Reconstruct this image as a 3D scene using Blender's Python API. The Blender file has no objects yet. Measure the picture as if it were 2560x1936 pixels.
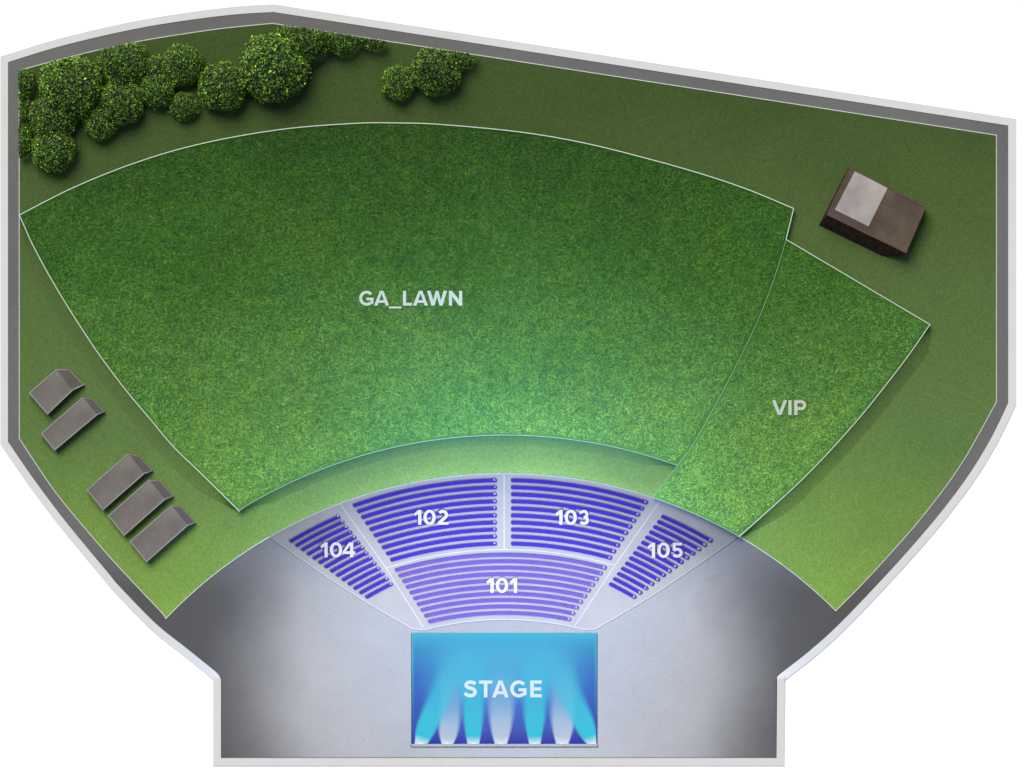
import bpy, math, random
import numpy as np
from mathutils import Vector
from mathutils.geometry import tessellate_polygon

random.seed(7); rng = np.random.default_rng(7)
scene = bpy.context.scene
col = scene.collection
S = 0.05                                   # metres per plan unit
def P(x, y): return ((x-1280)*S, (968-y)*S)

# ------------------------------------------------------------------ helpers
def link(o, parent=None):
    col.objects.link(o)
    if parent: o.parent = parent
    return o
def new_mesh(name, verts, faces, mat, parent=None, smooth=False):
    me = bpy.data.meshes.new(name); me.from_pydata(verts, [], faces); me.update()
    if mat: me.materials.append(mat)
    if smooth: me.polygons.foreach_set('use_smooth', [True]*len(me.polygons))
    return link(bpy.data.objects.new(name, me), parent)
def tag(o, label=None, cat=None, group=None, kind=None):
    if label: o['label'] = label
    if cat: o['category'] = cat
    if group: o['group'] = group
    if kind: o['kind'] = kind
    return o
def empty(name, loc, label, cat, group=None):
    o = bpy.data.objects.new(name, None); o.location = loc; o.empty_display_size = .5
    return tag(link(o), label, cat, group)
def area2(p): return sum(p[i-1][0]*p[i][1]-p[i][0]*p[i-1][1] for i in range(len(p)))
def ccw(p): return list(p) if area2(p) > 0 else list(p)[::-1]
class MB:
    def __init__(s): s.v = []; s.f = []
    def slab(s, loops, z0, z1, bottom=False):
        loops = [ccw(loops[0])] + [ccw(l)[::-1] for l in loops[1:]]
        zt = z1 if callable(z1) else (lambda p: z1)
        base = len(s.v)
        flat = [p for l in loops for p in l]
        s.v += [(p[0], p[1], zt(p)) for p in flat]
        for t in tessellate_polygon([[Vector((p[0], p[1], 0)) for p in l] for l in loops]):
            a, b, c = [flat[i] for i in t]
            if (b[0]-a[0])*(c[1]-a[1])-(b[1]-a[1])*(c[0]-a[0]) < 0: t = t[::-1]
            s.f.append([base+i for i in t])
        if z0 is None: return s
        b2 = len(s.v)
        s.v += [(p[0], p[1], zt(p)) for p in flat]+[(p[0], p[1], z0) for p in flat]
        n = len(flat); k = 0
        for l in loops:
            m = len(l)
            for i in range(m):
                j = (i+1) % m
                s.f.append([b2+k+i, b2+n+k+i, b2+n+k+j, b2+k+j])
            k += m
        return s
    def strip(s, L, R, z0, z1):            # ribbon between two polylines, with sides
        n = len(L); b = len(s.v)
        s.v += [(p[0], p[1], z1) for p in L]+[(p[0], p[1], z1) for p in R]
        s.v += [(p[0], p[1], z0) for p in L]+[(p[0], p[1], z0) for p in R]
        for i in range(n-1):
            s.f.append([b+i, b+n+i, b+n+i+1, b+i+1])
            s.f.append([b+2*n+i, b+i, b+i+1, b+2*n+i+1])
            s.f.append([b+n+i, b+3*n+i, b+3*n+i+1, b+n+i+1])
        s.f.append([b, b+2*n, b+3*n, b+n]); s.f.append([b+n-1, b+2*n-1, b+4*n-1, b+3*n-1])
        return s
    def build(s, name, mat, parent=None, smooth=False): return new_mesh(name, s.v, s.f, mat, parent, smooth)
def spline(pts, n=10):
    out = []
    q = [pts[0]]+list(pts)+[pts[-1]]
    for i in range(1, len(q)-2):
        p0, p1, p2, p3 = q[i-1:i+3]
        for k in range(n):
            t = k/n
            out.append(tuple(.5*((2*p1[a])+(-p0[a]+p2[a])*t+(2*p0[a]-5*p1[a]+4*p2[a]-p3[a])*t*t+(-p0[a]+3*p1[a]-3*p2[a]+p3[a])*t**3) for a in (0, 1)))
    out.append(tuple(pts[-1])); return out
def offset_line(pts, d, closed=False):     # positive d = left side of travel
    n = len(pts); out = []
    for i in range(n):
        a = pts[i-1] if (i > 0 or closed) else None
        c = pts[(i+1) % n] if (i < n-1 or closed) else None
        b = pts[i]; ns = []
        for p, q in ((a, b), (b, c)):
            if p is None or q is None: continue
            dx, dy = q[0]-p[0], q[1]-p[1]; L = math.hypot(dx, dy) or 1
            ns.append((-dy/L, dx/L))
        nx = sum(v[0] for v in ns); ny = sum(v[1] for v in ns); L = math.hypot(nx, ny) or 1
        nx /= L; ny /= L
        k = max(.35, nx*ns[0][0]+ny*ns[0][1])
        out.append((b[0]+nx*d/k, b[1]+ny*d/k))
    return out
def line_mb(mb, pts, w, z0, z1, closed=False):
    if closed: pts = list(pts)
    L = offset_line(pts, w/2, closed); R = offset_line(pts, -w/2, closed)
    if closed: L.append(L[0]); R.append(R[0])
    return mb.strip(L, R, z0, z1)
def arc_px(cx, cy, r, x0, x1, n=40, up=True):
    a0 = math.acos(max(-1, min(1, (x0-cx)/r))); a1 = math.acos(max(-1, min(1, (x1-cx)/r)))
    return [(cx+r*math.cos(a0+(a1-a0)*i/n), cy-r*math.sin(a0+(a1-a0)*i/n)) for i in range(n+1)]
W = lambda pts: [P(*p) for p in pts]
def inside(poly, X, Y):
    c = np.zeros(X.shape, bool); n = len(poly)
    for i in range(n):
        x0, y0 = poly[i-1]; x1, y1 = poly[i]
        if y0 == y1: continue
        c ^= ((y0 > Y) != (y1 > Y)) & (X < (x1-x0)*(Y-y0)/(y1-y0)+x0)
    return c

# ------------------------------------------------------------------ materials
class NT:
    def __init__(s, nt): s.nt = nt
    def n(s, t, **kw):
        nd = s.nt.nodes.new(t)
        for k, v in kw.items():
            if k.startswith('i_'):
                key = k[2:].replace('_', ' ')
                nd.inputs[int(key) if key.isdigit() else key].default_value = v
            else: setattr(nd, k, v)
        return nd
    def l(s, a, b): s.nt.links.new(a, b)
    def val(s, x, sock):
        if isinstance(x, (int, float)): sock.default_value = x
        else: s.l(x, sock)
    def m(s, op, a, b=0.0, c=None, clamp=False):
        nd = s.n('ShaderNodeMath', operation=op, use_clamp=clamp)
        s.val(a, nd.inputs[0]); s.val(b, nd.inputs[1])
        if c is not None: s.val(c, nd.inputs[2])
        return nd.outputs[0]
    def mix(s, f, a, b, mode='MIX'):
        nd = s.n('ShaderNodeMix', data_type='RGBA', blend_type=mode)
        s.val(f, nd.inputs[0])
        for x, k in ((a, 6), (b, 7)):
            if isinstance(x, tuple): nd.inputs[k].default_value = (*x[:3], 1)
            else: s.l(x, nd.inputs[k])
        return nd.outputs[2]
    def ramp(s, f, stops):
        nd = s.n('ShaderNodeValToRGB'); e = nd.color_ramp.elements
        while len(e) < len(stops): e.new(.5)
        for el, (p, c) in zip(e, stops):
            el.position = p; el.color = (*c, 1) if isinstance(c, tuple) else (c, c, c, 1)
        s.l(f, nd.inputs[0]); return nd.outputs[0]
    def noise(s, vec, scale, detail=3, rough=.55, dist=0):
        nd = s.n('ShaderNodeTexNoise', i_Scale=scale, i_Detail=detail, i_Roughness=rough, i_Distortion=dist)
        s.l(vec, nd.inputs['Vector']); return nd.outputs[0]
    def remap(s, v, a, b, c=0., d=1.):
        nd = s.n('ShaderNodeMapRange'); nd.clamp = True
        s.val(v, nd.inputs[0])
        for i, x in enumerate((a, b, c, d)): nd.inputs[i+1].default_value = x
        return nd.outputs[0]
def mat(name, rough=.85, spec=.2):
    m = bpy.data.materials.new(name); m.use_nodes = True
    t = NT(m.node_tree); b = m.node_tree.nodes['Principled BSDF']
    b.inputs['Roughness'].default_value = rough; b.inputs['Specular IOR Level'].default_value = spec
    co = t.n('ShaderNodeTexCoord').outputs['Object']
    return m, t, b, co
def simple(name, c, var=.12, scale=3., rough=.8, bump=.0, spec=.2):
    m, t, b, co = mat(name, rough, spec)
    f = t.noise(co, scale, 4)
    lo = tuple(x*(1-var) for x in c); hi = tuple(min(1, x*(1+var)) for x in c)
    t.l(t.mix(t.remap(f, .3, .7), lo, hi), b.inputs['Base Color'])
    if bump:
        bp = t.n('ShaderNodeBump', i_Strength=bump, i_Distance=.05); t.l(t.noise(co, scale*4, 3), bp.inputs['Height']); t.l(bp.outputs[0], b.inputs['Normal'])
    return m

M = {}
M['white'] = simple('white_ground', (.95, .95, .95), .01, .05, .9, 0, .0)
M['kerb'] = simple('pale_kerb', (.572, .575, .575), .02, .3, .9, 0, .05)
M['edging'] = simple('pale_edging', (.50, .53, .48), .06, 1.5)
M['lawn_line'] = simple('chalk_line', (.50, .56, .48), .05, 2)
M['line_dimmed'] = simple('dimmed_chalk_line', (.27, .33, .27), .06, 2)  # chalk colour darkened to offset the lamp light near the stage
M['aisle_line'] = simple('aisle_line', (.24, .245, .25), .05, 2)
M['letter'] = simple('white_lettering', (.42, .47, .37), .04, 2, .6)
M['number'] = simple('white_number', (.22, .215, .225), .05, 3, .6)
M['trim'] = simple('grey_trim', (.235, .228, .235), .1, 2)
M['bark'] = simple('bark', (.06, .045, .03), .3, 4, .95, .5)
M['hut_wall'] = simple('hut_dark_boards', (.034, .017, .010), .7, 1.2, .9, .2)
M['hut_trim'] = simple('hut_trim', (.085, .055, .045), .2, 2)
M['lip'] = simple('stage_lip', (.11, .115, .11), .06, 2)

# concrete
def concrete():
    m, t, b, co = mat('poured_concrete', .8, .25)
    big = t.noise(co, .045, 5, .6); mid = t.noise(co, .35, 6, .65); fine = t.noise(co, 4.5, 4, .7)
    c = t.mix(t.remap(big, .3, .7), (.100, .100, .100), (.132, .132, .130))
    c = t.mix(t.remap(mid, .35, .7, 0, .28), c, (.095, .095, .097), 'MIX')
    c = t.mix(t.remap(fine, .35, .68, 0, .3), c, (.165, .165, .162))
    v = t.n('ShaderNodeTexVoronoi', i_Scale=.55); t.l(co, v.inputs['Vector'])
    spots = t.remap(v.outputs['Distance'], .02, .075, 1, 0)
    gate = t.remap(t.noise(co, .12, 2), .42, .55)
    c = t.mix(t.m('MULTIPLY', t.m('MULTIPLY', spots, gate), .6), c, (.045, .045, .045))
    stain = t.remap(t.noise(co, .16, 6, .7, .6), .62, .72, 0, .3)
    c = t.mix(stain, c, (.075, .075, .076))
    # dim yard corners: fall-off of light painted into the concrete colour
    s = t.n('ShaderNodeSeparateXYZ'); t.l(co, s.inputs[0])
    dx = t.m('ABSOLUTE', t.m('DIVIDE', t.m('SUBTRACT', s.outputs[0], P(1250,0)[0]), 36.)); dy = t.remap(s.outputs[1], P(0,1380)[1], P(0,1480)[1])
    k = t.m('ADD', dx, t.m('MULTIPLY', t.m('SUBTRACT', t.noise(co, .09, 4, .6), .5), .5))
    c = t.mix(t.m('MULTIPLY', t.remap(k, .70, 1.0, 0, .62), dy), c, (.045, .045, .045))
    t.l(c, b.inputs['Base Color'])
    bp = t.n('ShaderNodeBump', i_Strength=.25, i_Distance=.03); t.l(fine, bp.inputs['Height']); t.l(bp.outputs[0], b.inputs['Normal'])
    return m
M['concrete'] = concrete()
def terrace():
    m, t, b, co = mat('terrace_concrete', .75, .25)
    c = t.mix(t.remap(t.noise(co, .3, 5), .3, .7), (.124, .119, .112), (.142, .137, .130))
    c = t.mix(t.remap(t.noise(co, 6, 3), .35, .7, 0, .25), c, (.155, .145, .13))
    t.l(c, b.inputs['Base Color']); return m
M['terrace'] = terrace()

def stage_glow_grad(t, co, y_top, y_bot, wob=.18):
    """0 at the far end of the field, 1 near the stage, broken up by noise"""
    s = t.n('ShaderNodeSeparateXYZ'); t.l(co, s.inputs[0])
    g = t.remap(s.outputs[1], P(0, y_top)[1], P(0, y_bot)[1])  # stage light on the grass, painted into its colour
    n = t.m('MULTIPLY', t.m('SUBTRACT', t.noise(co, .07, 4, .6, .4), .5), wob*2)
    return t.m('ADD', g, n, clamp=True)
def verge():
    m, t, b, co = mat('verge_grass', .95, .05)
    g = stage_glow_grad(t, co, 250, 1560, .12)
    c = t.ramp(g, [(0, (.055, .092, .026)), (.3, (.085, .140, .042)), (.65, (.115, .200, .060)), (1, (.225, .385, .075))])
    f1 = t.noise(co, 6.5, 5, .75); f2 = t.noise(co, 1.6, 4, .6)
    c = t.mix(t.remap(f1, .32, .68, .0, .95), c, t.mix(1., c, (.52, .56, .5), 'MULTIPLY'))
    c = t.mix(t.remap(f2, .35, .7, 0, .3), c, t.mix(1., c, (1.35, 1.3, 1.4), 'MULTIPLY'))
    w = t.n('ShaderNodeTexVoronoi', i_Scale=5.5); w.feature = 'F1'
    mp = t.n('ShaderNodeMapping'); mp.inputs['Scale'].default_value = (1, .35, 1); mp.inputs['Rotation'].default_value = (0, 0, .5)
    t.l(co, mp.inputs[0]); t.l(mp.outputs[0], w.inputs['Vector'])
    c = t.mix(t.remap(w.outputs['Distance'], .1, .5, .28, 0), c, t.mix(1., c, (1.7, 1.5, 1.8), 'MULTIPLY'))
    t.l(c, b.inputs['Base Color'])
    bp = t.n('ShaderNodeBump', i_Strength=.6, i_Distance=.06); t.l(f1, bp.inputs['Height']); t.l(bp.outputs[0], b.inputs['Normal'])
    return m
M['verge'] = verge()
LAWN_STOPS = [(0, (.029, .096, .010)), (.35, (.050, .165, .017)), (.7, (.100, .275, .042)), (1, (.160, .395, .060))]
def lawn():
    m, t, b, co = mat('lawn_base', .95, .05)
    g = stage_glow_grad(t, co, 330, 1280, .2)
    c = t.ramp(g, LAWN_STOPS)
    c = t.mix(1., c, (.62, .66, .7), 'MULTIPLY')
    c = t.mix(t.remap(t.noise(co, 2.5, 4, .7), .35, .65, 0, .6), c, t.mix(1., c, (.6, .66, .8), 'MULTIPLY'))
    t.l(c, b.inputs['Base Color']); return m
M['lawn'] = lawn()
def blades():
    m, t, b, co = mat('grass_blades', .7, .15)
    at = t.n('ShaderNodeAttribute', attribute_name='tint')
    sp = t.n('ShaderNodeSeparateColor'); t.l(at.outputs['Color'], sp.inputs[0])
    g = stage_glow_grad(t, co, 330, 1280, .2)
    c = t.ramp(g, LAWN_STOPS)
    c = t.mix(t.remap(sp.outputs[0], 0, 1, 0, 1), t.mix(1., c, (.44, .55, .85), 'MULTIPLY'), t.mix(1., c, (2.0, 1.55, 1.45), 'MULTIPLY'))
    dry = t.m('MULTIPLY', t.remap(t.noise(co, .09, 5, .65), .50, .70), .32)
    c = t.mix(dry, c, t.mix(1., c, (1.75, 1.12, 1.1), 'MULTIPLY'))
    lush = t.m('MULTIPLY', t.remap(t.noise(co, .09, 3, .6, .3), .42, .30), .45)
    c = t.mix(lush, c, t.mix(1., c, (.62, .82, 1.1), 'MULTIPLY'))
    c = t.mix(t.remap(sp.outputs[1], .996, 1., 0, .6), c, (.20, .09, .04))
    c = t.mix(t.remap(t.noise(co, .7, 5, .75), .36, .62, .8, 0), c, t.mix(1., c, (.62, .70, .9), 'MULTIPLY'))
    t.l(c, b.inputs['Base Color']); return m
M['blades'] = blades()
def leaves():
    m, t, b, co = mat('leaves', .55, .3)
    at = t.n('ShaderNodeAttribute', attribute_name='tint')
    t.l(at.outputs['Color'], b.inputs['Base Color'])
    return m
M['leaves'] = leaves()
def bench_mat(name, c):
    m, t, b, co = mat(name, .7, .1)
    t.l(t.mix(t.remap(t.noise(co, 1.2, 3), .3, .7), tuple(x*.93 for x in c), tuple(x*1.06 for x in c)), b.inputs['Base Color'])
    return m
M['bench'] = bench_mat('indigo_bench', (.0150, .0052, .130))
M['bench_violet'] = bench_mat('violet_bench', (.050, .027, .135))
M['bench_base'] = simple('bench_plinth', (.09, .09, .12), .1, 2)
def roofmat(name, a, c):
    m, t, b, co = mat(name, .85, .15)
    f = t.noise(co, .28, 3, .5, .1); g = t.noise(co, 9, 3)
    x = t.mix(t.remap(f, .3, .7), a, c); x = t.mix(t.remap(g, .3, .7, 0, .15), x, tuple(v*.7 for v in a))
    t.l(x, b.inputs['Base Color']); return m
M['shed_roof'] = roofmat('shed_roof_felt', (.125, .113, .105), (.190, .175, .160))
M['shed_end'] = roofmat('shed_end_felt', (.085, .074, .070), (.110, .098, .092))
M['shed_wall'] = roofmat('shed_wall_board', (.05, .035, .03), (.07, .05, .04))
M['hut_roof'] = roofmat('hut_roof_felt', (.058, .040, .031), (.115, .088, .063))
M['panel'] = roofmat('pale_roof_panel', (.25, .235, .225), (.42, .38, .35))

# ------------------------------------------------------------------ plan outlines (plan units)
pave = (spline([(20.3,156),(126.7,123),(253,91),(380,65),(507,46),(602,35.5),(684,30.7)], 6)
        + [(2520.5,314.3)]
        + spline([(2520.5,1008),(2482,1088),(2432.5,1172),(2373,1255),(2305,1338),(2215.6,1438),(2099,1560),(2020,1631),(1950,1686),(1943,1697)], 5)
        + [(1941.5,1895.6),(552.5,1895.6)]
        + spline([(552.5,1700),(546,1687),(527,1670),(465,1620),(390,1560),(300,1468),(268,1430),(167,1308),(83.7,1197.5),(20.3,1105)], 5))
PAVE = ccw(W(pave))
KERB = ccw(offset_line(PAVE, -19.5*S, True))
CX, CY = 1261.5, 2353
inner_arc = arc_px(CX, CY, 1169, 2089, 415, 70)
verge_pts = (spline([(48,176.5),(190,139),(342,105),(475,83),(570,70),(681,59)], 8)
             + [(2491,338.5)]
             + spline([(2491,1005.3),(2440.5,1097),(2413,1144.6),(2365.5,1215),(2294.5,1306),(2223.5,1387),(2152.5,1464),(2089,1527.6)], 6)
             + inner_arc[1:]
             + spline([(415,1543),(301,1422),(234,1346),(139,1231),(48.5,1097)], 8)[1:])
VERGE = ccw(W(verge_pts))
ga_left = spline([(600,1278.5),(502,1182),(435,1117),(376.6,1048),(314,973),(251,889),(209,826.6),(167,760.5),(125.5,690.6),(83.7,613),(50.5,538.7)], 5)
ga_top = spline([(50.5,538.7),(190,468),(348,405.5),(507,360),(700,325.5),(885,310),(1000,309),(1107,313),(1300,331.5),(1463,359.5),(1626,400),(1756,437),(1868.6,475),(1983,522.6)], 6)
ga_right = spline([(1983,522.6),(1964,599.6),(1940,680),(1906,772.4),(1864.4,864.4),(1810,971),(1739,1100),(1694,1163)], 5)
ga_low = arc_px(CX, CY, 1265, 1694, 600, 40)
GA = ccw(W(ga_left[:-1]+ga_top[:-1]+ga_right[:-1]+ga_low[:-1]))
vip_r = spline([(2323,812),(2263,898),(2176,1010),(2120,1076),(2058,1144),(1990.6,1212),(1900,1294.5),(1846,1342)], 5)
split = spline([(1964,599.6),(1940,680),(1906,772.4),(1864.4,864.4),(1810,971),(1739,1100),(1694,1163),(1632,1244)], 5)
VIP = ccw(W([split[0]]+vip_r+arc_px(CX, CY, 1169, 1846, 1632, 14)[1:]+split[::-1][1:-1]))
side_l = spline([(674,1342),(753,1399),(884,1486),(1030.8,1573.7)], 5)
side_r = spline([(1489,1573.7),(1636,1486),(1768,1397),(1846,1342)], 5)
TERR = ccw(W(arc_px(CX, CY, 1169, 1846, 674, 50)+side_l[1:]+arc_px(CX, CY, 803, 1063, 1458, 20)+side_r[:-1]))

# ------------------------------------------------------------------ setting
Z_PAVE, Z_VERGE, Z_LAWN, Z_TERR = .05, .10, 1.0, .22
g = new_mesh('ground', [(-4000,-4000,0),(4000,-4000,0),(4000,4000,0),(-4000,4000,0)], [(0,1,2,3)], M['white']); tag(g, kind='structure')
tag(MB().slab([KERB, PAVE], 0, .12).build('kerb', M['kerb']), kind='structure')
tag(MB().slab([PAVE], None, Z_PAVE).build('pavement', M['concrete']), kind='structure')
tag(MB().slab([VERGE], .02, Z_VERGE).build('grass_verge', M['verge']), kind='structure')
tag(line_mb(MB(), VERGE, .10, .04, .125, True).build('verge_edging', M['edging']), kind='structure')
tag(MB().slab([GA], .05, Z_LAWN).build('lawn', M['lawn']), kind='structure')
# grass banks added along the raised lawns, sloped to give soft edge shade
mb = MB()
def shade_bank(pts, w, t0, t1, z):
    q = W(pts); n = len(q); o = offset_line(q, w)
    for i in range(n):
        k = min(1, (i+.02)/t0, (n-1-i+.02)/t1); o[i] = (q[i][0]+(o[i][0]-q[i][0])*k, q[i][1]+(o[i][1]-q[i][1])*k)
    b = len(mb.v); mid = [((a[0]*.55+c[0]*.45), (a[1]*.55+c[1]*.45)) for a, c in zip(q, o)]
    mb.v += [(p[0], p[1], z) for p in q]+[(p[0], p[1], z*.42) for p in mid]+[(p[0], p[1], Z_VERGE+.004) for p in o]
    for lv in (0, 1):
        for i in range(n-1): mb.f.append([b+lv*n+i, b+lv*n+i+1, b+(lv+1)*n+i+1, b+(lv+1)*n+i][::(1 if w < 0 else -1)])
shade_bank(ga_left, 1.9, 4, 9, Z_LAWN-.02)
shade_bank(ga_low, 1.3, 3, 3, Z_LAWN-.02)
shade_bank(vip_r, 1.9, 3, 8, Z_LAWN-.02)
tag(mb.build('lawn_shade_bank', M['verge'], None, True), kind='structure')
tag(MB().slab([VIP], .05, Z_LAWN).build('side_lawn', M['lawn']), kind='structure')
mb = MB()
line_mb(mb, W(ga_left[:-1]+ga_top), .11, Z_LAWN-.05, Z_LAWN+.03)
tag(mb.build('lawn_line', M['lawn_line']), kind='structure')
mb = MB(); line_mb(mb, W(ga_low), .075, Z_LAWN-.05, Z_LAWN+.027)
line_mb(mb, W(split), .05, Z_LAWN-.05, Z_LAWN+.023)
line_mb(mb, W(arc_px(CX, CY, 1169, 1846, 1632, 14)), .07, Z_LAWN-.05, Z_LAWN+.02)
tag(mb.build('dimmed_lawn_line', M['line_dimmed']), kind='structure')
mb = MB(); line_mb(mb, W([(1983,522.6),(1964,599.6)]), .11, Z_LAWN-.05, Z_LAWN+.034)
line_mb(mb, W([split[0]]+vip_r), .10, Z_LAWN-.05, Z_LAWN+.032)
tag(mb.build('side_lawn_line', M['lawn_line']), kind='structure')
tag(MB().slab([TERR], .02, Z_TERR).build('seating_terrace', M['terrace']), kind='structure')
mb = MB()
line_mb(mb, offset_line(TERR, .05, True), .06, .1, Z_TERR+.012, True)
for i, (pts, w) in enumerate((([(850,1259.4),(963.7,1418),(1058,1568)], .07), ([(1648.6,1254),(1537,1414),(1436,1566)], .07),
                ([(1260.3,1188),(1260.3,1374)], .08), (arc_px(CX, CY, 978.7, 965, 1536, 40), .07))):
    line_mb(mb, W(pts), w, .1, Z_TERR+.008+.002*i)
tag(mb.build('aisle_line', M['aisle_line']), kind='structure')

# ------------------------------------------------------------------ grass blades
def scatter(poly, n, inset_ok=None):
    xs = [p[0] for p in poly]; ys = [p[1] for p in poly]
    X = rng.uniform(min(xs), max(xs), n); Y = rng.uniform(min(ys), max(ys), n)
    k = inside(poly, X, Y); return X[k], Y[k]
def grass(name, poly, dens, z, size=(.38, .98)):
    inner = offset_line(poly, .22, True)
    xs = [p[0] for p in poly]; ys = [p[1] for p in poly]
    n = int((max(xs)-min(xs))*(max(ys)-min(ys))*dens)
    X, Y = scatter(inner, n); n = len(X)
    # loose swirls: the lie of the grass turns slowly over the lawn
    A = rng.uniform(0, 2*np.pi, n)
    L = rng.uniform(size[0], size[1], n); wd = rng.uniform(.042, .08, n)
    h = rng.uniform(.03, .20, n)
    dx, dy = np.cos(A), np.sin(A)
    bend = rng.uniform(-.10, .10, n)
    V = np.empty((n, 4, 3), np.float32)
    V[:,0,0] = X; V[:,0,1] = Y; V[:,0,2] = z
    mx = X+dx*L*.5-dy*bend; my = Y+dy*L*.5+dx*bend
    V[:,1,0] = mx-dy*wd; V[:,1,1] = my+dx*wd; V[:,1,2] = z+h*.8-rng.uniform(0,.04,n)
    V[:,3,0] = mx+dy*wd; V[:,3,1] = my-dx*wd; V[:,3,2] = z+h*.8+rng.uniform(-.03, .03, n)
    tx = X+dx*L; ty = Y+dy*L
    V[:,2,0] = tx; V[:,2,1] = ty; V[:,2,2] = z+h
    k = inside(inner, tx, ty); V = V[k]; n = len(V)
    me = bpy.data.meshes.new(name)
    me.vertices.add(4*n); me.loops.add(4*n); me.polygons.add(n)
    me.vertices.foreach_set('co', V.reshape(-1))
    idx = np.arange(4*n, dtype=np.int32)
    # keep every blade face turned up
    me.loops.foreach_set('vertex_index', idx.reshape(-1, 4)[:, ::-1].reshape(-1))
    me.polygons.foreach_set('loop_start', np.arange(0, 4*n, 4, dtype=np.int32))
    me.update(calc_edges=True)
    ca = me.color_attributes.new('tint', 'FLOAT_COLOR', 'POINT')
    c = np.ones((n, 4, 4), np.float32)
    t = rng.beta(1.6, 2.2, n).astype(np.float32)
    c[:,:,0] = t[:,None]; c[:,:,1] = rng.uniform(0, 1, n)[:,None]
    ca.data.foreach_set('color', c.reshape(-1))
    me.materials.append(M['blades'])
    o = link(bpy.data.objects.new(name, me)); return o
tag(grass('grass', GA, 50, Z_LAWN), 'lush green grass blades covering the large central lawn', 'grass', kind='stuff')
tag(grass('grass', VIP, 50, Z_LAWN), 'lush green grass blades covering the narrow side lawn', 'grass', kind='stuff')

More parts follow.
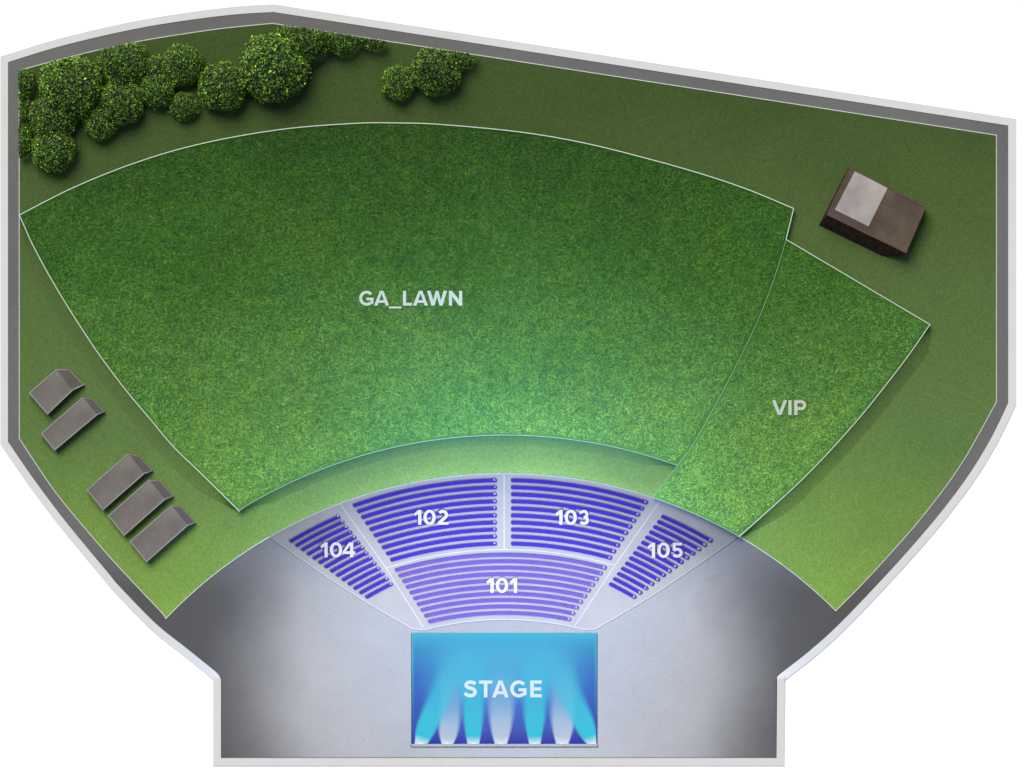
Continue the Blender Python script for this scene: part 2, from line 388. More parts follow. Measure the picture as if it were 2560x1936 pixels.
# ------------------------------------------------------------------ lettering
def arcp(cx, cy, rx, ry, a0, a1, n=16):
    return [(cx+rx*math.cos(math.radians(a0+(a1-a0)*i/n)), cy+ry*math.sin(math.radians(a0+(a1-a0)*i/n))) for i in range(n+1)]
R_ = lambda a, b, c, d: ('p', [[(a,b),(c,b),(c,d),(a,d)]])
K = .2
G = {
 'A': (1.01, [('p', [[(0,0),(.225,0),(.29,.19),(.72,.19),(.785,0),(1.01,0),(.62,1),(.39,1)], [(.35,.36),(.66,.36),(.505,.80)]])]),
 'B': (.78, [R_(0,0,K,1), ('s', [(.1,.9),(.40,.9)]+arcp(.42,.715,.18,.185,90,-90,10)+[(.1,.53)]), ('s', [(.1,.53),(.42,.53)]+arcp(.45,.315,.22,.215,90,-90,10)+[(.1,.1)])]),
 'C': (.94, [('s', arcp(.49,.5,.39,.41,42,318,24))]),
 'D': (.88, [R_(0,0,K,1), ('s', [(.1,.9),(.36,.9)]+arcp(.38,.5,.39,.4,90,-90,16)+[(.1,.1)])]),
 'E': (.68, [('p', [[(0,0),(.68,0),(.68,.185),(.21,.185),(.21,.41),(.66,.41),(.66,.59),(.21,.59),(.21,.815),(.68,.815),(.68,1),(0,1)]])]),
 'F': (.66, [('p', [[(0,0),(.21,0),(.21,.40),(.64,.40),(.64,.58),(.21,.58),(.21,.815),(.66,.815),(.66,1),(0,1)]])]),
 'G': (.96, [('s', arcp(.5,.5,.4,.41,40,312,24)), R_(.48,.36,.96,.54), R_(.76,.13,.96,.40)]),
 'H': (.85, [('p', [[(0,0),(.21,0),(.21,.41),(.64,.41),(.64,0),(.85,0),(.85,1),(.64,1),(.64,.6),(.21,.6),(.21,1),(0,1)]])]),
 'I': (.21, [R_(0,0,.21,1)]),
 'J': (.60, [('s', [(.5,1),(.5,.34)]+arcp(.28,.33,.22,.24,0,-130,10))]),
 'K': (.84, [R_(0,0,K,1), ('p', [[(.2,.33),(.34,.47),(.59,0),(.84,0),(.49,.6),(.83,1),(.58,1),(.2,.55)]])]),
 'L': (.62, [('p', [[(0,0),(.62,0),(.62,.19),(.21,.19),(.21,1),(0,1)]])]),
 'M': (1.04, [('p', [[(0,0),(.2,0),(.2,.66),(.46,0),(.58,0),(.84,.66),(.84,0),(1.04,0),(1.04,1),(.76,1),(.52,.4),(.28,1),(0,1)]])]),
 'N': (.89, [('p', [[(0,0),(.21,0),(.21,.62),(.68,0),(.89,0),(.89,1),(.68,1),(.68,.40),(.20,1),(0,1)]])]),
 'P': (.80, [R_(0,0,.21,1), ('s', [(.1,.9),(.46,.9)]+arcp(.47,.665,.23,.235,90,-90,14)+[(.1,.43)])]),
 'S': (.79, [('s', spline([(.70,.79),(.60,.87),(.44,.905),(.27,.88),(.17,.79),(.17,.68),(.27,.59),(.43,.545),(.58,.49),(.675,.39),(.675,.25),(.575,.135),(.42,.095),(.24,.13),(.07,.25)], 3))]),
 'T': (.78, [('p', [[(.285,0),(.495,0),(.495,.815),(.78,.815),(.78,1),(0,1),(0,.815),(.285,.815)]])]),
 'V': (1.02, [('p', [[(0,1),(.23,1),(.51,.24),(.79,1),(1.02,1),(.63,0),(.39,0)]])]),
 'W': (1.35, [('p', [[(0,1),(.24,1),(.42,.36),(.585,1),(.765,1),(.93,.36),(1.11,1),(1.35,1),(1.05,0),(.84,0),(.675,.62),(.51,0),(.30,0)]])]),
 '_': (.85, [R_(0,-.19,.85,-.06)]),
 '0': (.81, [('p', [arcp(.405,.5,.405,.515,0,345,23), arcp(.405,.5,.195,.325,0,345,23)])]),
 '1': (.50, [('p', [[(0,.74),(.30,1),(.50,1),(.50,0),(.285,0),(.285,.735),(.105,.59)]])]),
 '2': (.74, [('s', arcp(.36,.665,.245,.24,150,-38,16)+[(.09,.10)]), R_(.02,0,.74,.185)]),
 '3': (.75, [('s', [(.05,.80)]+arcp(.36,.70,.21,.205,125,-90,14)), ('s', arcp(.36,.30,.255,.21,92,-150,16))]),
 '4': (.83, [('p', [[(.42,1),(.70,1),(.70,.40),(.83,.40),(.83,.22),(.70,.22),(.70,0),(.49,0),(.49,.22),(0,.22),(0,.38)], [(.49,.40),(.49,.78),(.21,.40)]])]),
 '5': (.77, [R_(.10,.82,.72,1), R_(.10,.47,.29,.83), ('s', [(.16,.50)]+arcp(.38,.335,.27,.235,112,-145,18))]),
}
def glyph_mb(mb, ch, x, y, h, z0, z1, w=None):
    """x,y: lower-left corner in metres, h cap height in metres"""
    for i, (kind, d) in enumerate(G[ch][1]):
        z = z1+.004*i
        tr = lambda pts: [(x+p[0]*h, y+p[1]*h) for p in pts]
        if kind == 'p': mb.slab([tr(l) for l in d], z0, z)
        else: line_mb(mb, tr(d), K*h, z0, z)
    return mb
def word(name, text, boxes, y0, y1, z0, z1, m, label, cat, group=None):
    """boxes: left/right plan x of every letter; y0 top, y1 baseline"""
    xs = [b[0] for b in boxes]; c = P((boxes[0][0]+boxes[-1][1])/2, (y0+y1)/2)
    root = empty(name, (*c, z0), label, cat, group)
    h = (y1-y0)*S
    for ch, (a, b) in zip(text, boxes):
        mb = glyph_mb(MB(), ch, 0, 0, h, 0, z1-z0)
        k = (b-a)*S/(G[ch][0]*h)
        X, Y = P(a, y1)
        mb.v = [(X-c[0]+v[0]*k, Y-c[1]+v[1], v[2]) for v in mb.v]
        mb.build('letter' if ch.isalpha() or ch == '_' else 'digit', m, root)
    return root
zz = lambda a, s, o: [(o+p/s, o+q/s) for p, q in a]
word('lawn_lettering', 'GA_LAWN', zz([(215,412),(420,627),(624,798),(818,945),(957,1165),(1150,1427),(1452,1636)], 5.53, 860), 728, 765, Z_LAWN, Z_LAWN+.24, M['letter'],
     'pale raised capitals GA_LAWN lying on the large central lawn', 'lettering')
word('lawn_lettering', 'VIP', zz([(540,958),(992,1077),(1155,1482)], 11.06, 1880), 1001, 1038, Z_LAWN, Z_LAWN+.24, M['letter'],
     'pale raised capitals VIP lying on the narrow side lawn', 'lettering')

# ------------------------------------------------------------------ seating
ROW_H = .22
def row(sec, ch, pl, pr, Rr, wdt, mt, label):
    ax, ay = P(*pl); bx, by = P(*pr); r = Rr*S
    mx, my = (ax+bx)/2, (ay+by)/2; d = math.hypot(bx-ax, by-ay)
    h = math.sqrt(max(0, r*r-d*d/4)); ux, uy = (bx-ax)/d, (by-ay)/d
    cx, cy = mx+uy*h, my-ux*h
    a0 = math.atan2(ay-cy, ax-cx); a1 = math.atan2(by-cy, bx-cx)
    n = max(6, int(d/.6))
    root = empty('bench_row', (mx, my, Z_TERR), label, 'bench row', 'curved bench rows facing the stage')
    def bar(half, z0, z1, bev, name, m):
        def outline(hw):
            o = []
            for i in range(n+1):
                a = a0+(a1-a0)*i/n; o.append((cx+(r+hw)*math.cos(a)-mx, cy+(r+hw)*math.sin(a)-my))
            for k in range(1, 8):
                t = a1+math.pi*0-math.pi*k/8; o.append((cx+r*math.cos(a1)+hw*math.cos(t)-mx, cy+r*math.sin(a1)+hw*math.sin(t)-my))
            for i in range(n, -1, -1):
                a = a0+(a1-a0)*i/n; o.append((cx+(r-hw)*math.cos(a)-mx, cy+(r-hw)*math.sin(a)-my))
            for k in range(1, 8):
                t = a0+math.pi-math.pi*k/8; o.append((cx+r*math.cos(a0)+hw*math.cos(t)-mx, cy+r*math.sin(a0)+hw*math.sin(t)-my))
            return o
        A, B = outline(half), outline(half-bev); N = len(A)
        v = [(p[0], p[1], z0) for p in A]+[(p[0], p[1], z1-bev) for p in A]+[(p[0], p[1], z1) for p in B]
        f = []
        for lv in (0, 1):
            for i in range(N):
                j = (i+1) % N; f.append([lv*N+i, (lv+1)*N+i, (lv+1)*N+j, lv*N+j])
        # cap as strip: outer arc 0..n, inner arc n+8 .. 2n+8
        o = 2*N
        for i in range(n): f.append([o+i, o+i+1, o+(n+8)+(n-i-1), o+(n+8)+(n-i)])
        f.append([o+n+k for k in range(0, 9)])
        f.append([o+2*n+8+k for k in range(0, 8)]+[o])
        return new_mesh(name, v, f, m, root)
    bar(wdt*S/2, .08, ROW_H, .02, 'seat', mt)
    bar(wdt*S/2-.1, 0, .078, .01, 'base', M['bench_base'])
    hh = .27; X, Y = P(pr[0]-1.5, pr[1]-2.0)
    mb = glyph_mb(MB(), ch, X-mx-G[ch][0]*hh/2, Y-my-hh/2, hh, ROW_H+.002, ROW_H+.03)
    mb.build('row_letter', M['number_small'], root)
M['number_small'] = simple('row_letter_paint', (.2, .2, .2), .05, 3)
lerp = lambda a, b, t: (a[0]+(b[0]-a[0])*t, a[1]+(b[1]-a[1])*t)
ORD = ['first', 'second', 'third', 'fourth', 'fifth', 'sixth', 'seventh', 'eighth', 'ninth', 'tenth', 'eleventh', 'twelfth', 'thirteenth', 'fourteenth']
def block(sec, letters, l0, l1, r0, r1, R0, R1, w, mt, onarc=False):
    n = len(letters)
    for i, ch in enumerate(letters):
        t = i/(n-1); Rr = R0+(R1-R0)*t
        a, b = lerp(l0, l1, t), lerp(r0, r1, t)
        if onarc:
            a = (a[0], CY-math.sqrt(Rr**2-(a[0]-CX)**2)); b = (b[0], CY-math.sqrt(Rr**2-(b[0]-CX)**2))
        place = {'101':'violet block nearest the stage','102':'upper left indigo block','103':'upper right indigo block','104':'far left wing block','105':'far right wing block'}[sec]; plc = 'front' if i == n-1 else 'rearmost' if i == 0 else ORD[n-1-i]
        row(sec, ch, a, b, Rr, w, mt, f'{plc} curved bench row, counted from the stage, in the {place}')
ten = 'KJHGFEDCBA'; four = 'PNMLKJHGFEDCBA'
block('102', ten, (887.5,0), (981,0), (1238,0), (1238,0), 1151.6, 993.4, 9.3, M['bench'], True)
block('103', ten, (1281.5,0), (1281.5,0), (1615,0), (1525,0), 1151.6, 993.4, 9.3, M['bench'], True)
block('101', ten, (992.9,0), (1074.9,0), (1511.4,0), (1423.3,0), 965.3, 820.5, 9.0, M['bench_violet'], True)
block('104', four, (728.4,1352.8), (918.5,1492.7), (847.2,1292.8), (978.2,1461), 1136, 931, 8.6, M['bench'])
block('105', four, (1656.3,1292.2), (1526,1461), (1776.7,1352.2), (1585.8,1493.5), 1136, 931, 8.6, M['bench'])

zt = Z_TERR+ROW_H+.004
def digits(x0, x1, a): # the three digits of a block number, as fractions of its width
    return [(x0+(x1-x0)*p, x0+(x1-x0)*q) for p, q in a]
N3 = [(0,.215),(.275,.63),(.68,1.)]
for txt, x0, x1, y0, y1, fr in (('102',1035,1121.2,1275,1312,N3), ('103',1387.8,1474,1275,1312,N3), ('101',1215.9,1292.7,1444.8,1482,[(0,.24),(.31,.71),(.76,1.)]),
                                ('104',801.2,888.3,1356,1393.3,[(0,.21),(.27,.63),(.64,1.)]), ('105',1618.4,1707.4,1357,1394.4,[(0,.215),(.275,.63),(.665,1.)])):
    word('block_number', txt, digits(x0, x1, fr), y0, y1, zt, zt+.12, M['number'], 'white raised number lying across the bench rows of the '+{'101':'violet block nearest the stage','102':'upper left indigo block','103':'upper right indigo block','104':'far left wing block','105':'far right wing block'}[txt], 'number', None)

# ------------------------------------------------------------------ stage
def stage():
    x0, x1, y0, y1 = 1030, 1491.5, 1583.5, 1859.5
    c = P((x0+x1)/2, (y0+y1)/2); zS = .24
    root = empty('stage', (*c, Z_PAVE), 'blue lit rectangular stage with seven cyan and white light beams', 'stage')
    loc = lambda x, y: (P(x, y)[0]-c[0], P(x, y)[1]-c[1])
    rect = lambda a, b, d, e: [loc(a, e), loc(b, e), loc(b, d), loc(a, d)]
    # glowing deck
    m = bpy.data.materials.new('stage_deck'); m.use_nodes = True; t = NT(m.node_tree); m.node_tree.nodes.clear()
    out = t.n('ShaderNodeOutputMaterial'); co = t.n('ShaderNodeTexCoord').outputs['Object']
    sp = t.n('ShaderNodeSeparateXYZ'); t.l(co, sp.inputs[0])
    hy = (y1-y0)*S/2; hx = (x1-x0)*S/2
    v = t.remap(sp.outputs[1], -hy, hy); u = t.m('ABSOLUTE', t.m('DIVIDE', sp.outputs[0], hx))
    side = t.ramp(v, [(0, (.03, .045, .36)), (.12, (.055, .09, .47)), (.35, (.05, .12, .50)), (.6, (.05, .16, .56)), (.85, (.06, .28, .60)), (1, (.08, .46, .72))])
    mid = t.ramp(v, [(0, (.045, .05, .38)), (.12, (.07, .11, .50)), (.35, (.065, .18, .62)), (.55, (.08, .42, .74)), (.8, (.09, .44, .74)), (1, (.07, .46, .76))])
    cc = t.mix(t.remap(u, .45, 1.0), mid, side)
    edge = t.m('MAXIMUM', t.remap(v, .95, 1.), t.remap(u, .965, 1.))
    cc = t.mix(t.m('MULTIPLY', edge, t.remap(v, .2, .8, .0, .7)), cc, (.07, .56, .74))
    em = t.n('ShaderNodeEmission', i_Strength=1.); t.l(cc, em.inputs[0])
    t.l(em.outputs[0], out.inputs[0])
    # glow is only on the top sheet; the body below is a dark plinth
    MB().slab([rect(x0, x1, y0, y1)], 0, zS-.03).build('platform', M['deck_side'], root)
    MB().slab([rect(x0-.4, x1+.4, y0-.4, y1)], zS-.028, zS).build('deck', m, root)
    MB().slab([rect(x0-1, x1+2, y1+.3, y1+7)], 0, zS+.05).build('front_edge', M['edge_strip'], root)
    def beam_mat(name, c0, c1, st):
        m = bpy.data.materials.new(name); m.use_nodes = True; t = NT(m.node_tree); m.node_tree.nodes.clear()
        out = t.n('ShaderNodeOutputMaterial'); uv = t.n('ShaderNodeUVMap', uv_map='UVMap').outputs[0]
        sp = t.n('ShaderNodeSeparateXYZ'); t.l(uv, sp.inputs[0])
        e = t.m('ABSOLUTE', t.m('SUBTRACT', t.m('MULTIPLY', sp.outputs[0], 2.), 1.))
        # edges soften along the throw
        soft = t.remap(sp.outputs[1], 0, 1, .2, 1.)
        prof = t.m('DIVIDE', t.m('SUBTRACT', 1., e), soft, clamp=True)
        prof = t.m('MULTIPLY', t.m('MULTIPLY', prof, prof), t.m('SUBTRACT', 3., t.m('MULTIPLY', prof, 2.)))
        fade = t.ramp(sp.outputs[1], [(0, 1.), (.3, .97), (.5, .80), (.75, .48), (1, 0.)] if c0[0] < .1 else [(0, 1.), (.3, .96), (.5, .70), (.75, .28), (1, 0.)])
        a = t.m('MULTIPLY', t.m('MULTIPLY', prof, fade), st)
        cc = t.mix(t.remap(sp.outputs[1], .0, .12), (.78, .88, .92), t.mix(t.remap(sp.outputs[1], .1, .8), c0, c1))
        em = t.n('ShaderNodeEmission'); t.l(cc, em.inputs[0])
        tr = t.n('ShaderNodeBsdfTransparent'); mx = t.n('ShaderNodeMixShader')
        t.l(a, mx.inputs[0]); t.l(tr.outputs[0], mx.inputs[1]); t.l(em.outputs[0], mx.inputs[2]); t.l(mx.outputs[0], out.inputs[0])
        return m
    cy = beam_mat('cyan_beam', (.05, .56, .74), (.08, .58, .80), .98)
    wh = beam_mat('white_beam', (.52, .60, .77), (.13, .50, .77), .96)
    z = lambda x, y: (980+x/3.95, 1540+y/3.95)
    #      list of stations: centre x, y, half width (zoom units)
    beams = [
      ('w', [(545,1262,55),(553,1180,92),(565,1050,118),(575,900,132),(590,700,150),(600,500,170),(610,330,190)]),
      ('w', [(1075,1262,60),(1076,1150,98),(1077,1000,132),(1078,850,158),(1080,650,175),(1085,480,190),(1090,330,200)]),
      ('w', [(1680,1262,60),(1684,1150,100),(1688,1000,135),(1690,850,152),(1685,650,165),(1675,480,185),(1665,330,200)]),
      ('c', [(283,1262,58),(320,1150,95),(385,1000,120),(450,860,138),(530,680,155),(610,480,180),(680,300,210)]),
      ('c', [(803,1262,58),(803,1150,85),(803,1000,112),(802,850,135),(800,650,170),(800,450,210),(800,270,250)]),
      ('c', [(1410,1262,56),(1408,1150,84),(1408,1000,118),(1410,850,142),(1415,650,180),(1420,450,220),(1425,270,260)]),
      ('c', [(1978,1262,46),(1935,1150,92),(1868,1000,118),(1800,860,135),(1720,680,155),(1650,480,185),(1600,300,215)]),
    ]
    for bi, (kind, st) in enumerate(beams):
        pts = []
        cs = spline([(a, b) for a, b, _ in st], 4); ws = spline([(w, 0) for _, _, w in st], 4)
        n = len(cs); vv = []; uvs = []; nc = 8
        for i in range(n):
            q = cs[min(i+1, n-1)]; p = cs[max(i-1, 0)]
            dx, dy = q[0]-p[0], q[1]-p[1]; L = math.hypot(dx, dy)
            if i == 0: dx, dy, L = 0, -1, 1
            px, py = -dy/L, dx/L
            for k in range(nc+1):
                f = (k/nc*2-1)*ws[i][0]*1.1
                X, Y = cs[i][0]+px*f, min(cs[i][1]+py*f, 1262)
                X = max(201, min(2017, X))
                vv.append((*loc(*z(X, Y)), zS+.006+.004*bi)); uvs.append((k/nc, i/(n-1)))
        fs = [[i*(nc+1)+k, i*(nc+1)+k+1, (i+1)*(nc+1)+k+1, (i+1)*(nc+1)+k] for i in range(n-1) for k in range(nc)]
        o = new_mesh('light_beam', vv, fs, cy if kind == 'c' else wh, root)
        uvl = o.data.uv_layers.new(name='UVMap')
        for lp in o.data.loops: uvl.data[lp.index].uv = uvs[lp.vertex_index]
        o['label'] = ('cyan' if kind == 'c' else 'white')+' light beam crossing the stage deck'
        # lamp at the foot of the beam
        lx = st[0][0]; a = [(lx-32+64*i/12, 1262-9*math.sin(math.pi*i/12)) for i in range(13)]
        MB().slab([[loc(*z(max(203, min(2015, p[0])), p[1])) for p in a]], zS, zS+.06).build('stage_lamp', M['lamp'], root)
M['deck_side'] = simple('deck_side', (.03, .10, .2), .05, 2)
M['edge_strip'] = simple('stage_front_strip', (.105, .11, .112), .04, 2)
def emi(name, c, s):
    m = bpy.data.materials.new(name); m.use_nodes = True; m.node_tree.nodes.clear(); t = NT(m.node_tree)
    o = t.n('ShaderNodeOutputMaterial'); e = t.n('ShaderNodeEmission', i_Strength=s); e.inputs[0].default_value = (*c, 1); t.l(e.outputs[0], o.inputs[0]); return m
M['lamp'] = emi('lamp_glow', (.92, .97, 1.), 1.05)
stage()
M['stage_letter'] = simple('stage_letter_paint', (.165, .172, .17), .03, 3)
word('stage_lettering', 'STAGE', [(980+a/3.95, 980+b/3.95) for a, b in ((706,838),(860,990),(990,1152),(1168,1328),(1365,1478))], 1701.3, 1743.3, .335, .38, M['stage_letter'],
     'white capitals STAGE lying on the blue lit stage deck', 'lettering')

# ------------------------------------------------------------------ sheds
def ring(mb, loop, w, z):                   # raised rim just inside a closed loop (z per corner)
    inn = offset_line([(p[0], p[1]) for p in loop], w, True); n = len(loop); b = len(mb.v)
    for p, q in zip(loop, inn): mb.v += [(p[0], p[1], p[2]+z), (q[0], q[1], p[2]+z), (p[0], p[1], p[2]), (q[0], q[1], p[2])]
    for i in range(n):
        j = (i+1) % n; A = b+4*i; B = b+4*j
        mb.f += [[A, B, B+1, A+1], [A+2, B+2, B, A], [A+1, B+1, B+3, A+3]]
    return mb
def shed(pts, H, low, label, group):
    a, b_, c_, d, e, f = [P(x/2.9875, 880+y/2.9875) for x, y in pts]
    cx = (a[0]+c_[0])/2; cy = (a[1]+c_[1])/2
    root = empty('shed', (cx, cy, Z_VERGE), label, 'shed', group)
    q = lambda p, z: (p[0]-cx, p[1]-cy, z)
    roof = [q(a,H), q(d,H), q(c_,H), q(b_,H)]
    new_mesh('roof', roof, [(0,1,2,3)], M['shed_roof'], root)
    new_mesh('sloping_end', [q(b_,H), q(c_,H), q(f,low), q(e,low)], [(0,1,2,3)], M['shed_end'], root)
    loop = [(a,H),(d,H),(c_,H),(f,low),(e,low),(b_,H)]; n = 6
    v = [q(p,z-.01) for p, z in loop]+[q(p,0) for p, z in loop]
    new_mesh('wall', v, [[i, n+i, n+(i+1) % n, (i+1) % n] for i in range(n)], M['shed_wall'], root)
    mb = ring(MB(), [q(p,z) for p, z in loop], .16, .05)
    mb.build('roof_trim', M['trim'], root)
SG = 'grey sheds along the left side of the grounds'
shed([(222,308),(425,130),(552,288),(362,470),(520,130),(632,247)], 1.15, .5, 'short wide grey shed nearest the left wall, topmost of five', SG)
shed([(312,610),(622,338),(735,470),(415,738),(695,352),(785,447)], 1.15, .5, 'narrow grey shed directly below the short wide shed', SG)
shed([(652,1030),(962,756),(1083,912),(775,1182),(1045,782),(1142,887)], 1.15, .5, 'grey shed at the upper end of the lower row of three', SG)
shed([(812,1222),(1118,951),(1240,1102),(933,1374),(1198,966),(1297,1078)], 1.15, .5, 'middle grey shed of the lower row of three', SG)
shed([(974,1415),(1284,1143),(1410,1296),(1100,1570),(1357,1157),(1463,1275)], 1.15, .5, 'lowest grey shed of the row of three, farthest from wall', SG)

def hut():
    z = lambda x, y: P(1960+x/2.885, 280+y/2.885)
    T = [z(297,748), z(868,1025), z(1012,689), z(464,404)]
    Bs = [z(250,818), z(868,1030), z(1010,691), z(459,409)]
    mid = z(705,1040)
    cx = sum(p[0] for p in T)/4; cy = sum(p[1] for p in T)/4; H = 2.6
    root = empty('hut', (cx, cy, Z_VERGE), 'dark brown hut with a pale square roof panel', 'hut')
    q = lambda p, h: (p[0]-cx, p[1]-cy, h)
    new_mesh('roof', [q(p,H) for p in T], [(0,1,2,3)], M['hut_roof'], root)
    v = [q(p,H-.01) for p in T]+[q(p,0) for p in Bs]+[q(mid,0)]
    new_mesh('wall', v, [(0,4,8,1),(8,5,1),(1,5,6,2),(2,6,7,3),(3,7,4,0)], M['hut_wall'], root)
    ring(MB(), [q(p,H) for p in T], .18, .06).build('roof_trim', M['hut_trim'], root)
    pn = [z(356,712), z(598,832), z(735,556), z(500,436)]
    MB().slab([[q(p,0)[:2] for p in pn]], H, H+.05).build('roof_panel', M['panel'], root)
hut()

# ------------------------------------------------------------------ trees
def tree(px, py, r_px, label, dens=1., leaf=1.):
    X, Y = P(px, py); r = r_px*S; x0, y0 = X, Y
    inr = offset_line(VERGE, .5, True)
    if not inside(inr, np.array([X]), np.array([Y]))[0]:      # planted just inside the wall, crown leaning out and cut flat
        gx, gy = P(700, 400); k = 0
        while not inside(inr, np.array([x0]), np.array([y0]))[0]:
            k += .004; x0 = X+(gx-X)*k; y0 = Y+(gy-Y)*k
    CO = (X-x0, Y-y0); X, Y = x0, y0
    root = empty('tree', (X, Y, Z_VERGE), label, 'tree', 'clipped round trees in the top left corner' if px < 900 else 'clipped round trees by the top wall')
    # trunk with limbs
    mb = MB(); top = .9*r
    def limb(p, q, r0, r1, n=7):
        p, q = Vector(p), Vector(q); d = (q-p).normalized(); a = d.orthogonal().normalized(); b = d.cross(a); s = len(mb.v)
        for c, rr in ((p, r0), (q, r1)):
            for k in range(n):
                t = 2*math.pi*k/n; mb.v.append(tuple(c+(a*math.cos(t)+b*math.sin(t))*rr))
        for k in range(n): mb.f.append([s+k, s+(k+1) % n, s+n+(k+1) % n, s+n+k])
    limb((0,0,-.05), (0,0,top*.5), .05*r+.05, .04*r+.03); limb((0,0,top*.5), (.05*r,.03*r,top), .04*r+.03, .02*r)
    inner = offset_line(VERGE, .12, True)
    for k in range(5):
        t = k*2*math.pi/5+random.random(); e = (math.cos(t)*.4*r, math.sin(t)*.4*r, top*(.8+.2*random.random()))
        if inside(inner, np.array([e[0]+X]), np.array([e[1]+Y]))[0]: limb((0,0,top*random.uniform(.3,.55)), e, .025*r+.02, .01*r+.01, 5)
    mb.build('trunk', M['bark'], root)
    # crown: leaves spread through an uneven dome, in clumps
    n = int(800*r*r*dens/leaf**1.6)+250
    th = rng.uniform(0, 2*np.pi, n); cz = rng.uniform(-.25, 1, n)
    sr = np.sqrt(np.clip(1-cz*cz, 0, 1))
    lob = 1.02+.03*np.sin(th*5+rng.uniform(0, 6))+.022*np.sin(th*9+rng.uniform(0, 6))+.028*np.sin(th*3+cz*6+rng.uniform(0, 6))
    depth = rng.beta(5.5, 1.5, n)
    ncl = int(10+26*r/3)
    cd = rng.normal(size=(ncl, 3)); cd /= np.linalg.norm(cd, axis=1)[:, None]; cd[:, 2] = np.abs(cd[:, 2])
    D = np.stack([sr*np.cos(th), sr*np.sin(th), cz], 1)
    cl = (D@cd.T).max(1); cl = np.clip((cl-.80)/.2, 0, 1)      # 1 on clump tops, 0 in the hollows
    rad = r*lob*(.66+.34*depth)*(.94+.07*cl)*(1+.025*rng.exponential(1., n)*(depth > .8))
    pos = D*rad[:, None]; pos[:, 2] = pos[:, 2]*.85+r*.45; pos[:, 0] += CO[0]; pos[:, 1] += CO[1]
    L = rng.uniform(.09, .19, n)*leaf*(.7+.3*min(r/3, 1.3)); wd = L*rng.uniform(.35, .55, n)
    nrm = D*.8+rng.normal(size=(n, 3))*.55; nrm[:, 2] += .6; nrm /= np.linalg.norm(nrm, axis=1)[:, None]
    a = np.cross(nrm, rng.normal(size=(n, 3))); a /= np.linalg.norm(a, axis=1)[:, None]; b = np.cross(nrm, a)
    V = np.empty((n, 4, 3), np.float32)
    V[:,0] = pos-a*L[:,None]; V[:,2] = pos+a*L[:,None]-nrm*L[:,None]*.25
    V[:,1] = pos+b*wd[:,None]+nrm*L[:,None]*.12; V[:,3] = pos-b*wd[:,None]+nrm*L[:,None]*.12
    inner = offset_line(VERGE, .12, True)
    keep = np.ones(n, bool)
    for k in range(4): keep &= inside(inner, V[:,k,0]+X, V[:,k,1]+Y)
    keep &= V[:,:,2].min(1) > .02
    V = V[keep]; dp = depth[keep]; clk = cl[keep]; n = len(V)
    me = bpy.data.meshes.new('crown'); me.vertices.add(4*n); me.loops.add(4*n); me.polygons.add(n)
    me.vertices.foreach_set('co', V.reshape(-1)); me.loops.foreach_set('vertex_index', np.arange(4*n, dtype=np.int32))
    me.polygons.foreach_set('loop_start', np.arange(0, 4*n, 4, dtype=np.int32)); me.update(calc_edges=True)
    ca = me.color_attributes.new('tint', 'FLOAT_COLOR', 'POINT')
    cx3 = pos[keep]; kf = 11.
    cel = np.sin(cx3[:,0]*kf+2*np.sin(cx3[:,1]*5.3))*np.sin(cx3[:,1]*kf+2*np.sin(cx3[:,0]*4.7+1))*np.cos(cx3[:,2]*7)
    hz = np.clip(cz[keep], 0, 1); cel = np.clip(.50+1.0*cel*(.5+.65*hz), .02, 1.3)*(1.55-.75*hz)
    br = cel*rng.beta(.7, 1.2, n)*(.30+.70*np.clip((dp-.45)/.5, 0, 1))*(.5+.5*clk)*1.5  # shade in the gaps and a brighter rim painted into leaf colours
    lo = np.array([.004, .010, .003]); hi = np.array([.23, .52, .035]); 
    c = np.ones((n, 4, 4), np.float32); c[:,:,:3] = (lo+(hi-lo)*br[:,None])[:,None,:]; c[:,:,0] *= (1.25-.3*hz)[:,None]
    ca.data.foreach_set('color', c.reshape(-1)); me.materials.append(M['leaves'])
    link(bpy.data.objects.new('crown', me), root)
z1 = lambda x, y, r: (x/3.157, y/3.157, r/3.157); z2 = lambda x, y, r: (600+x/3.157, y/3.157, r/3.157)
TREES = [
 (z1(110,650,165), 'tree cut off by the left wall, topmost of the three there', 1),
 (z1(150,885,120), 'small tree against the left wall, middle of the three there', 1),
 (z1(118,1115,150), 'tree against the left wall, lowest of the three there', 1),
 (z1(570,700,238), 'big broad tree, left one of the two largest, with coarse leaves', 1.35),
 (z1(975,500,190), 'tree touching the top wall just right of the left big tree', 1.1),
 (z1(1240,555,112), 'small tree squeezed between two larger ones above the middle cluster', .9),
 (z1(1440,525,158), 'mid sized tree above the smallest round tree', 1),
 (z1(960,815,176), 'mid sized tree below the one touching the top wall', 1.05),
 (z1(1240,715,140), 'tree in the middle cluster beside the smallest round tree', .9),
 (z1(798,978,132), 'small round tree hanging below the cluster, near the big left tree', .85),
 (z1(1457,842,110), 'smallest round tree, standing alone below the cluster', .8),
 (z1(1765,692,190), 'round tree directly left of the big right-hand tree', 1.1),
 (z1(430,925,182), 'tree under the left big tree, upper one of the lower pair', 1.),
 (z1(432,1190,168), 'lowest tree of the left-hand corner group', 1.),
 (z2(270,545,258), 'largest tree, near the peak of the top wall', 1.4),
 (z2(510,300,200), 'tree cut flat by the top wall, right of the largest', 1.05),
 (z2(805,275,162), 'small tree cut by the wall, second right of the largest', .95),
 (z2(1065,245,150), 'tree mostly cut off by the top wall, rightmost of the big group', .9),
 (z2(1250,665,136), 'small round tree, left one of the separate group of three', .85),
 (z2(1552,560,192), 'largest tree of the separate group of three', 1.05),
 (z2(1725,405,148), 'tree cut by the top wall, rightmost of all the trees', .9),
]
for (x, y, r), lb, lf in TREES: tree(x, y, r, lb, 1.25, lf)

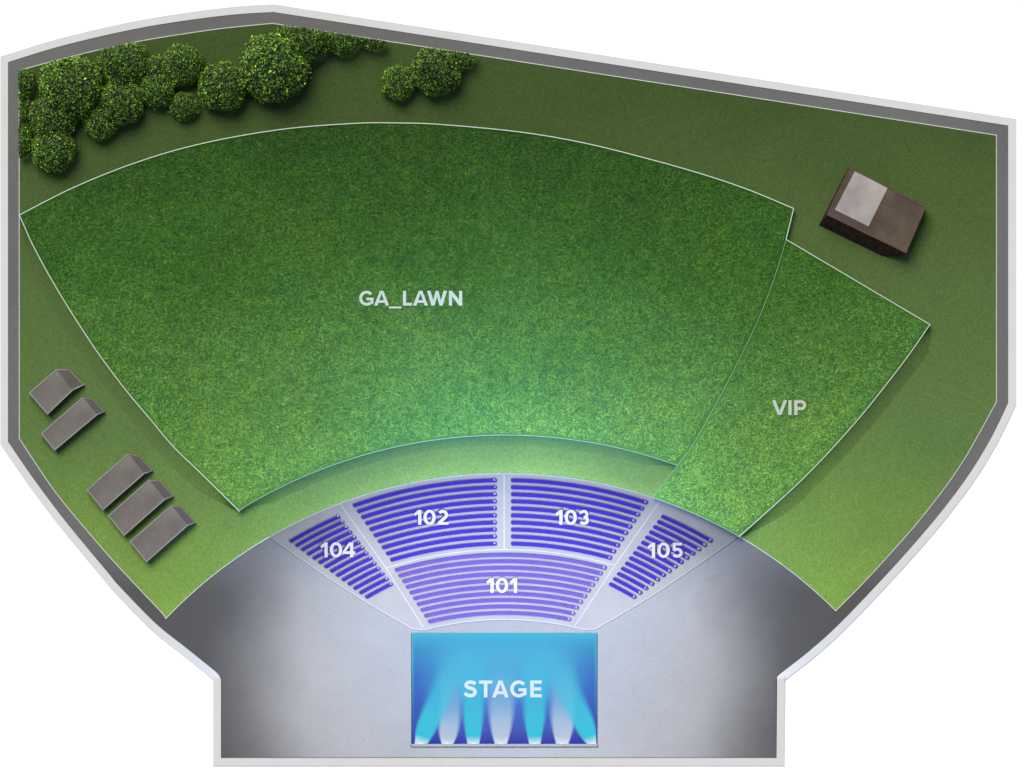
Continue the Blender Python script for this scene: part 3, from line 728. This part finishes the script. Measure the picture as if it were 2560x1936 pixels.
# ------------------------------------------------------------------ light
SUN_EL, SUN_AZ = math.radians(52), math.radians(-24)      # azimuth from +Y towards +X
d = Vector((math.sin(SUN_AZ)*math.cos(SUN_EL), math.cos(SUN_AZ)*math.cos(SUN_EL), math.sin(SUN_EL)))
sl = bpy.data.lights.new('sun', 'SUN'); sl.energy = 3.3; sl.angle = math.radians(38); sl.color = (.985, .94, .85)
so = link(bpy.data.objects.new('sun', sl)); so.rotation_euler = d.to_track_quat('Z', 'Y').to_euler(); so.location = d*300
w = bpy.data.worlds.new('World'); scene.world = w; w.use_nodes = True
t = NT(w.node_tree); bg = w.node_tree.nodes['Background']
sk = t.n('ShaderNodeTexSky'); sk.sky_type = 'NISHITA'; sk.sun_disc = False
sk.sun_elevation = SUN_EL; sk.sun_rotation = SUN_AZ; sk.dust_density = 3.; sk.ozone_density = .6
t.l(sk.outputs[0], bg.inputs[0]); bg.inputs[1].default_value = .10

# unseen lights added over stage and seats; node masks shape their glow
def wash(name, px, py, h, colr, A, s, pw, power):
    L = bpy.data.lights.new(name, 'POINT'); L.energy = power; L.color = colr; L.shadow_soft_size = 0.0
    o = link(bpy.data.objects.new(name, L)); X, Y = P(px, py); o.location = (X, Y, h)
    L.use_nodes = True; t = NT(L.node_tree); em = L.node_tree.nodes['Emission']
    nv = t.n('ShaderNodeTexCoord').outputs['Normal']
    sp = t.n('ShaderNodeSeparateXYZ'); t.l(nv, sp.inputs[0])
    dz = t.m('MAXIMUM', t.m('ABSOLUTE', sp.outputs[2]), .02)
    gx = t.m('MULTIPLY', t.m('DIVIDE', sp.outputs[0], dz), h); gy = t.m('MULTIPLY', t.m('DIVIDE', sp.outputs[1], dz), h)
    r2 = t.m('ADD', t.m('MULTIPLY', gx, gx), t.m('MULTIPLY', gy, gy))
    ex = t.m('DIVIDE', gx, s[0]); ey = t.m('DIVIDE', gy, s[1])
    r = t.m('SQRT', t.m('ADD', t.m('MULTIPLY', ex, ex), t.m('MULTIPLY', ey, ey)))
    want = t.m('EXPONENT', t.m('MULTIPLY', t.m('POWER', r, pw), -1.))
    comp = t.m('POWER', t.m('ADD', 1., t.m('DIVIDE', r2, h*h)), 1.5)
    st = t.m('MULTIPLY', t.m('MULTIPLY', want, comp), A)
    wy = t.m('ADD', gy, Y)
    st = t.m('MULTIPLY', st, t.remap(wy, P(0,1895.5)[1], P(0,1893)[1]))
    wx = t.m('ABSOLUTE', t.m('SUBTRACT', t.m('ADD', gx, X), P(1247,0)[0]))
    st = t.m('MULTIPLY', st, t.m('MAXIMUM', t.remap(wx, 34.75, 34.6), t.remap(wy, P(0,1702)[1], P(0,1690)[1])))
    t.l(st, em.inputs['Strength'])
POW = lambda h: 4*math.pi*math.pi*h*h
wash('stage_wash_fill', 1255, 1670, 26, (1, .975, .93), 2.5, (31.5, 24.5), 8, POW(26))
wash('stage_blue_fill', 1261, 1420, 30, (.21, .435, 1.), 2.8, (27, 33), 2.5, POW(30))

# ------------------------------------------------------------------ camera
cam = bpy.data.cameras.new('camera'); co = link(bpy.data.objects.new('camera', cam))
H = 600; co.location = (0, 0, H); cam.sensor_width = 36; cam.lens = 36*H/(2560*S); cam.clip_end = 20000; cam.clip_start = 1
scene.camera = co
scene.view_settings.view_transform = 'Standard'; scene.view_settings.look = 'None'; scene.view_settings.exposure = 0
scene.cycles.transparent_max_bounces = 16
scene.cycles.use_denoising = True
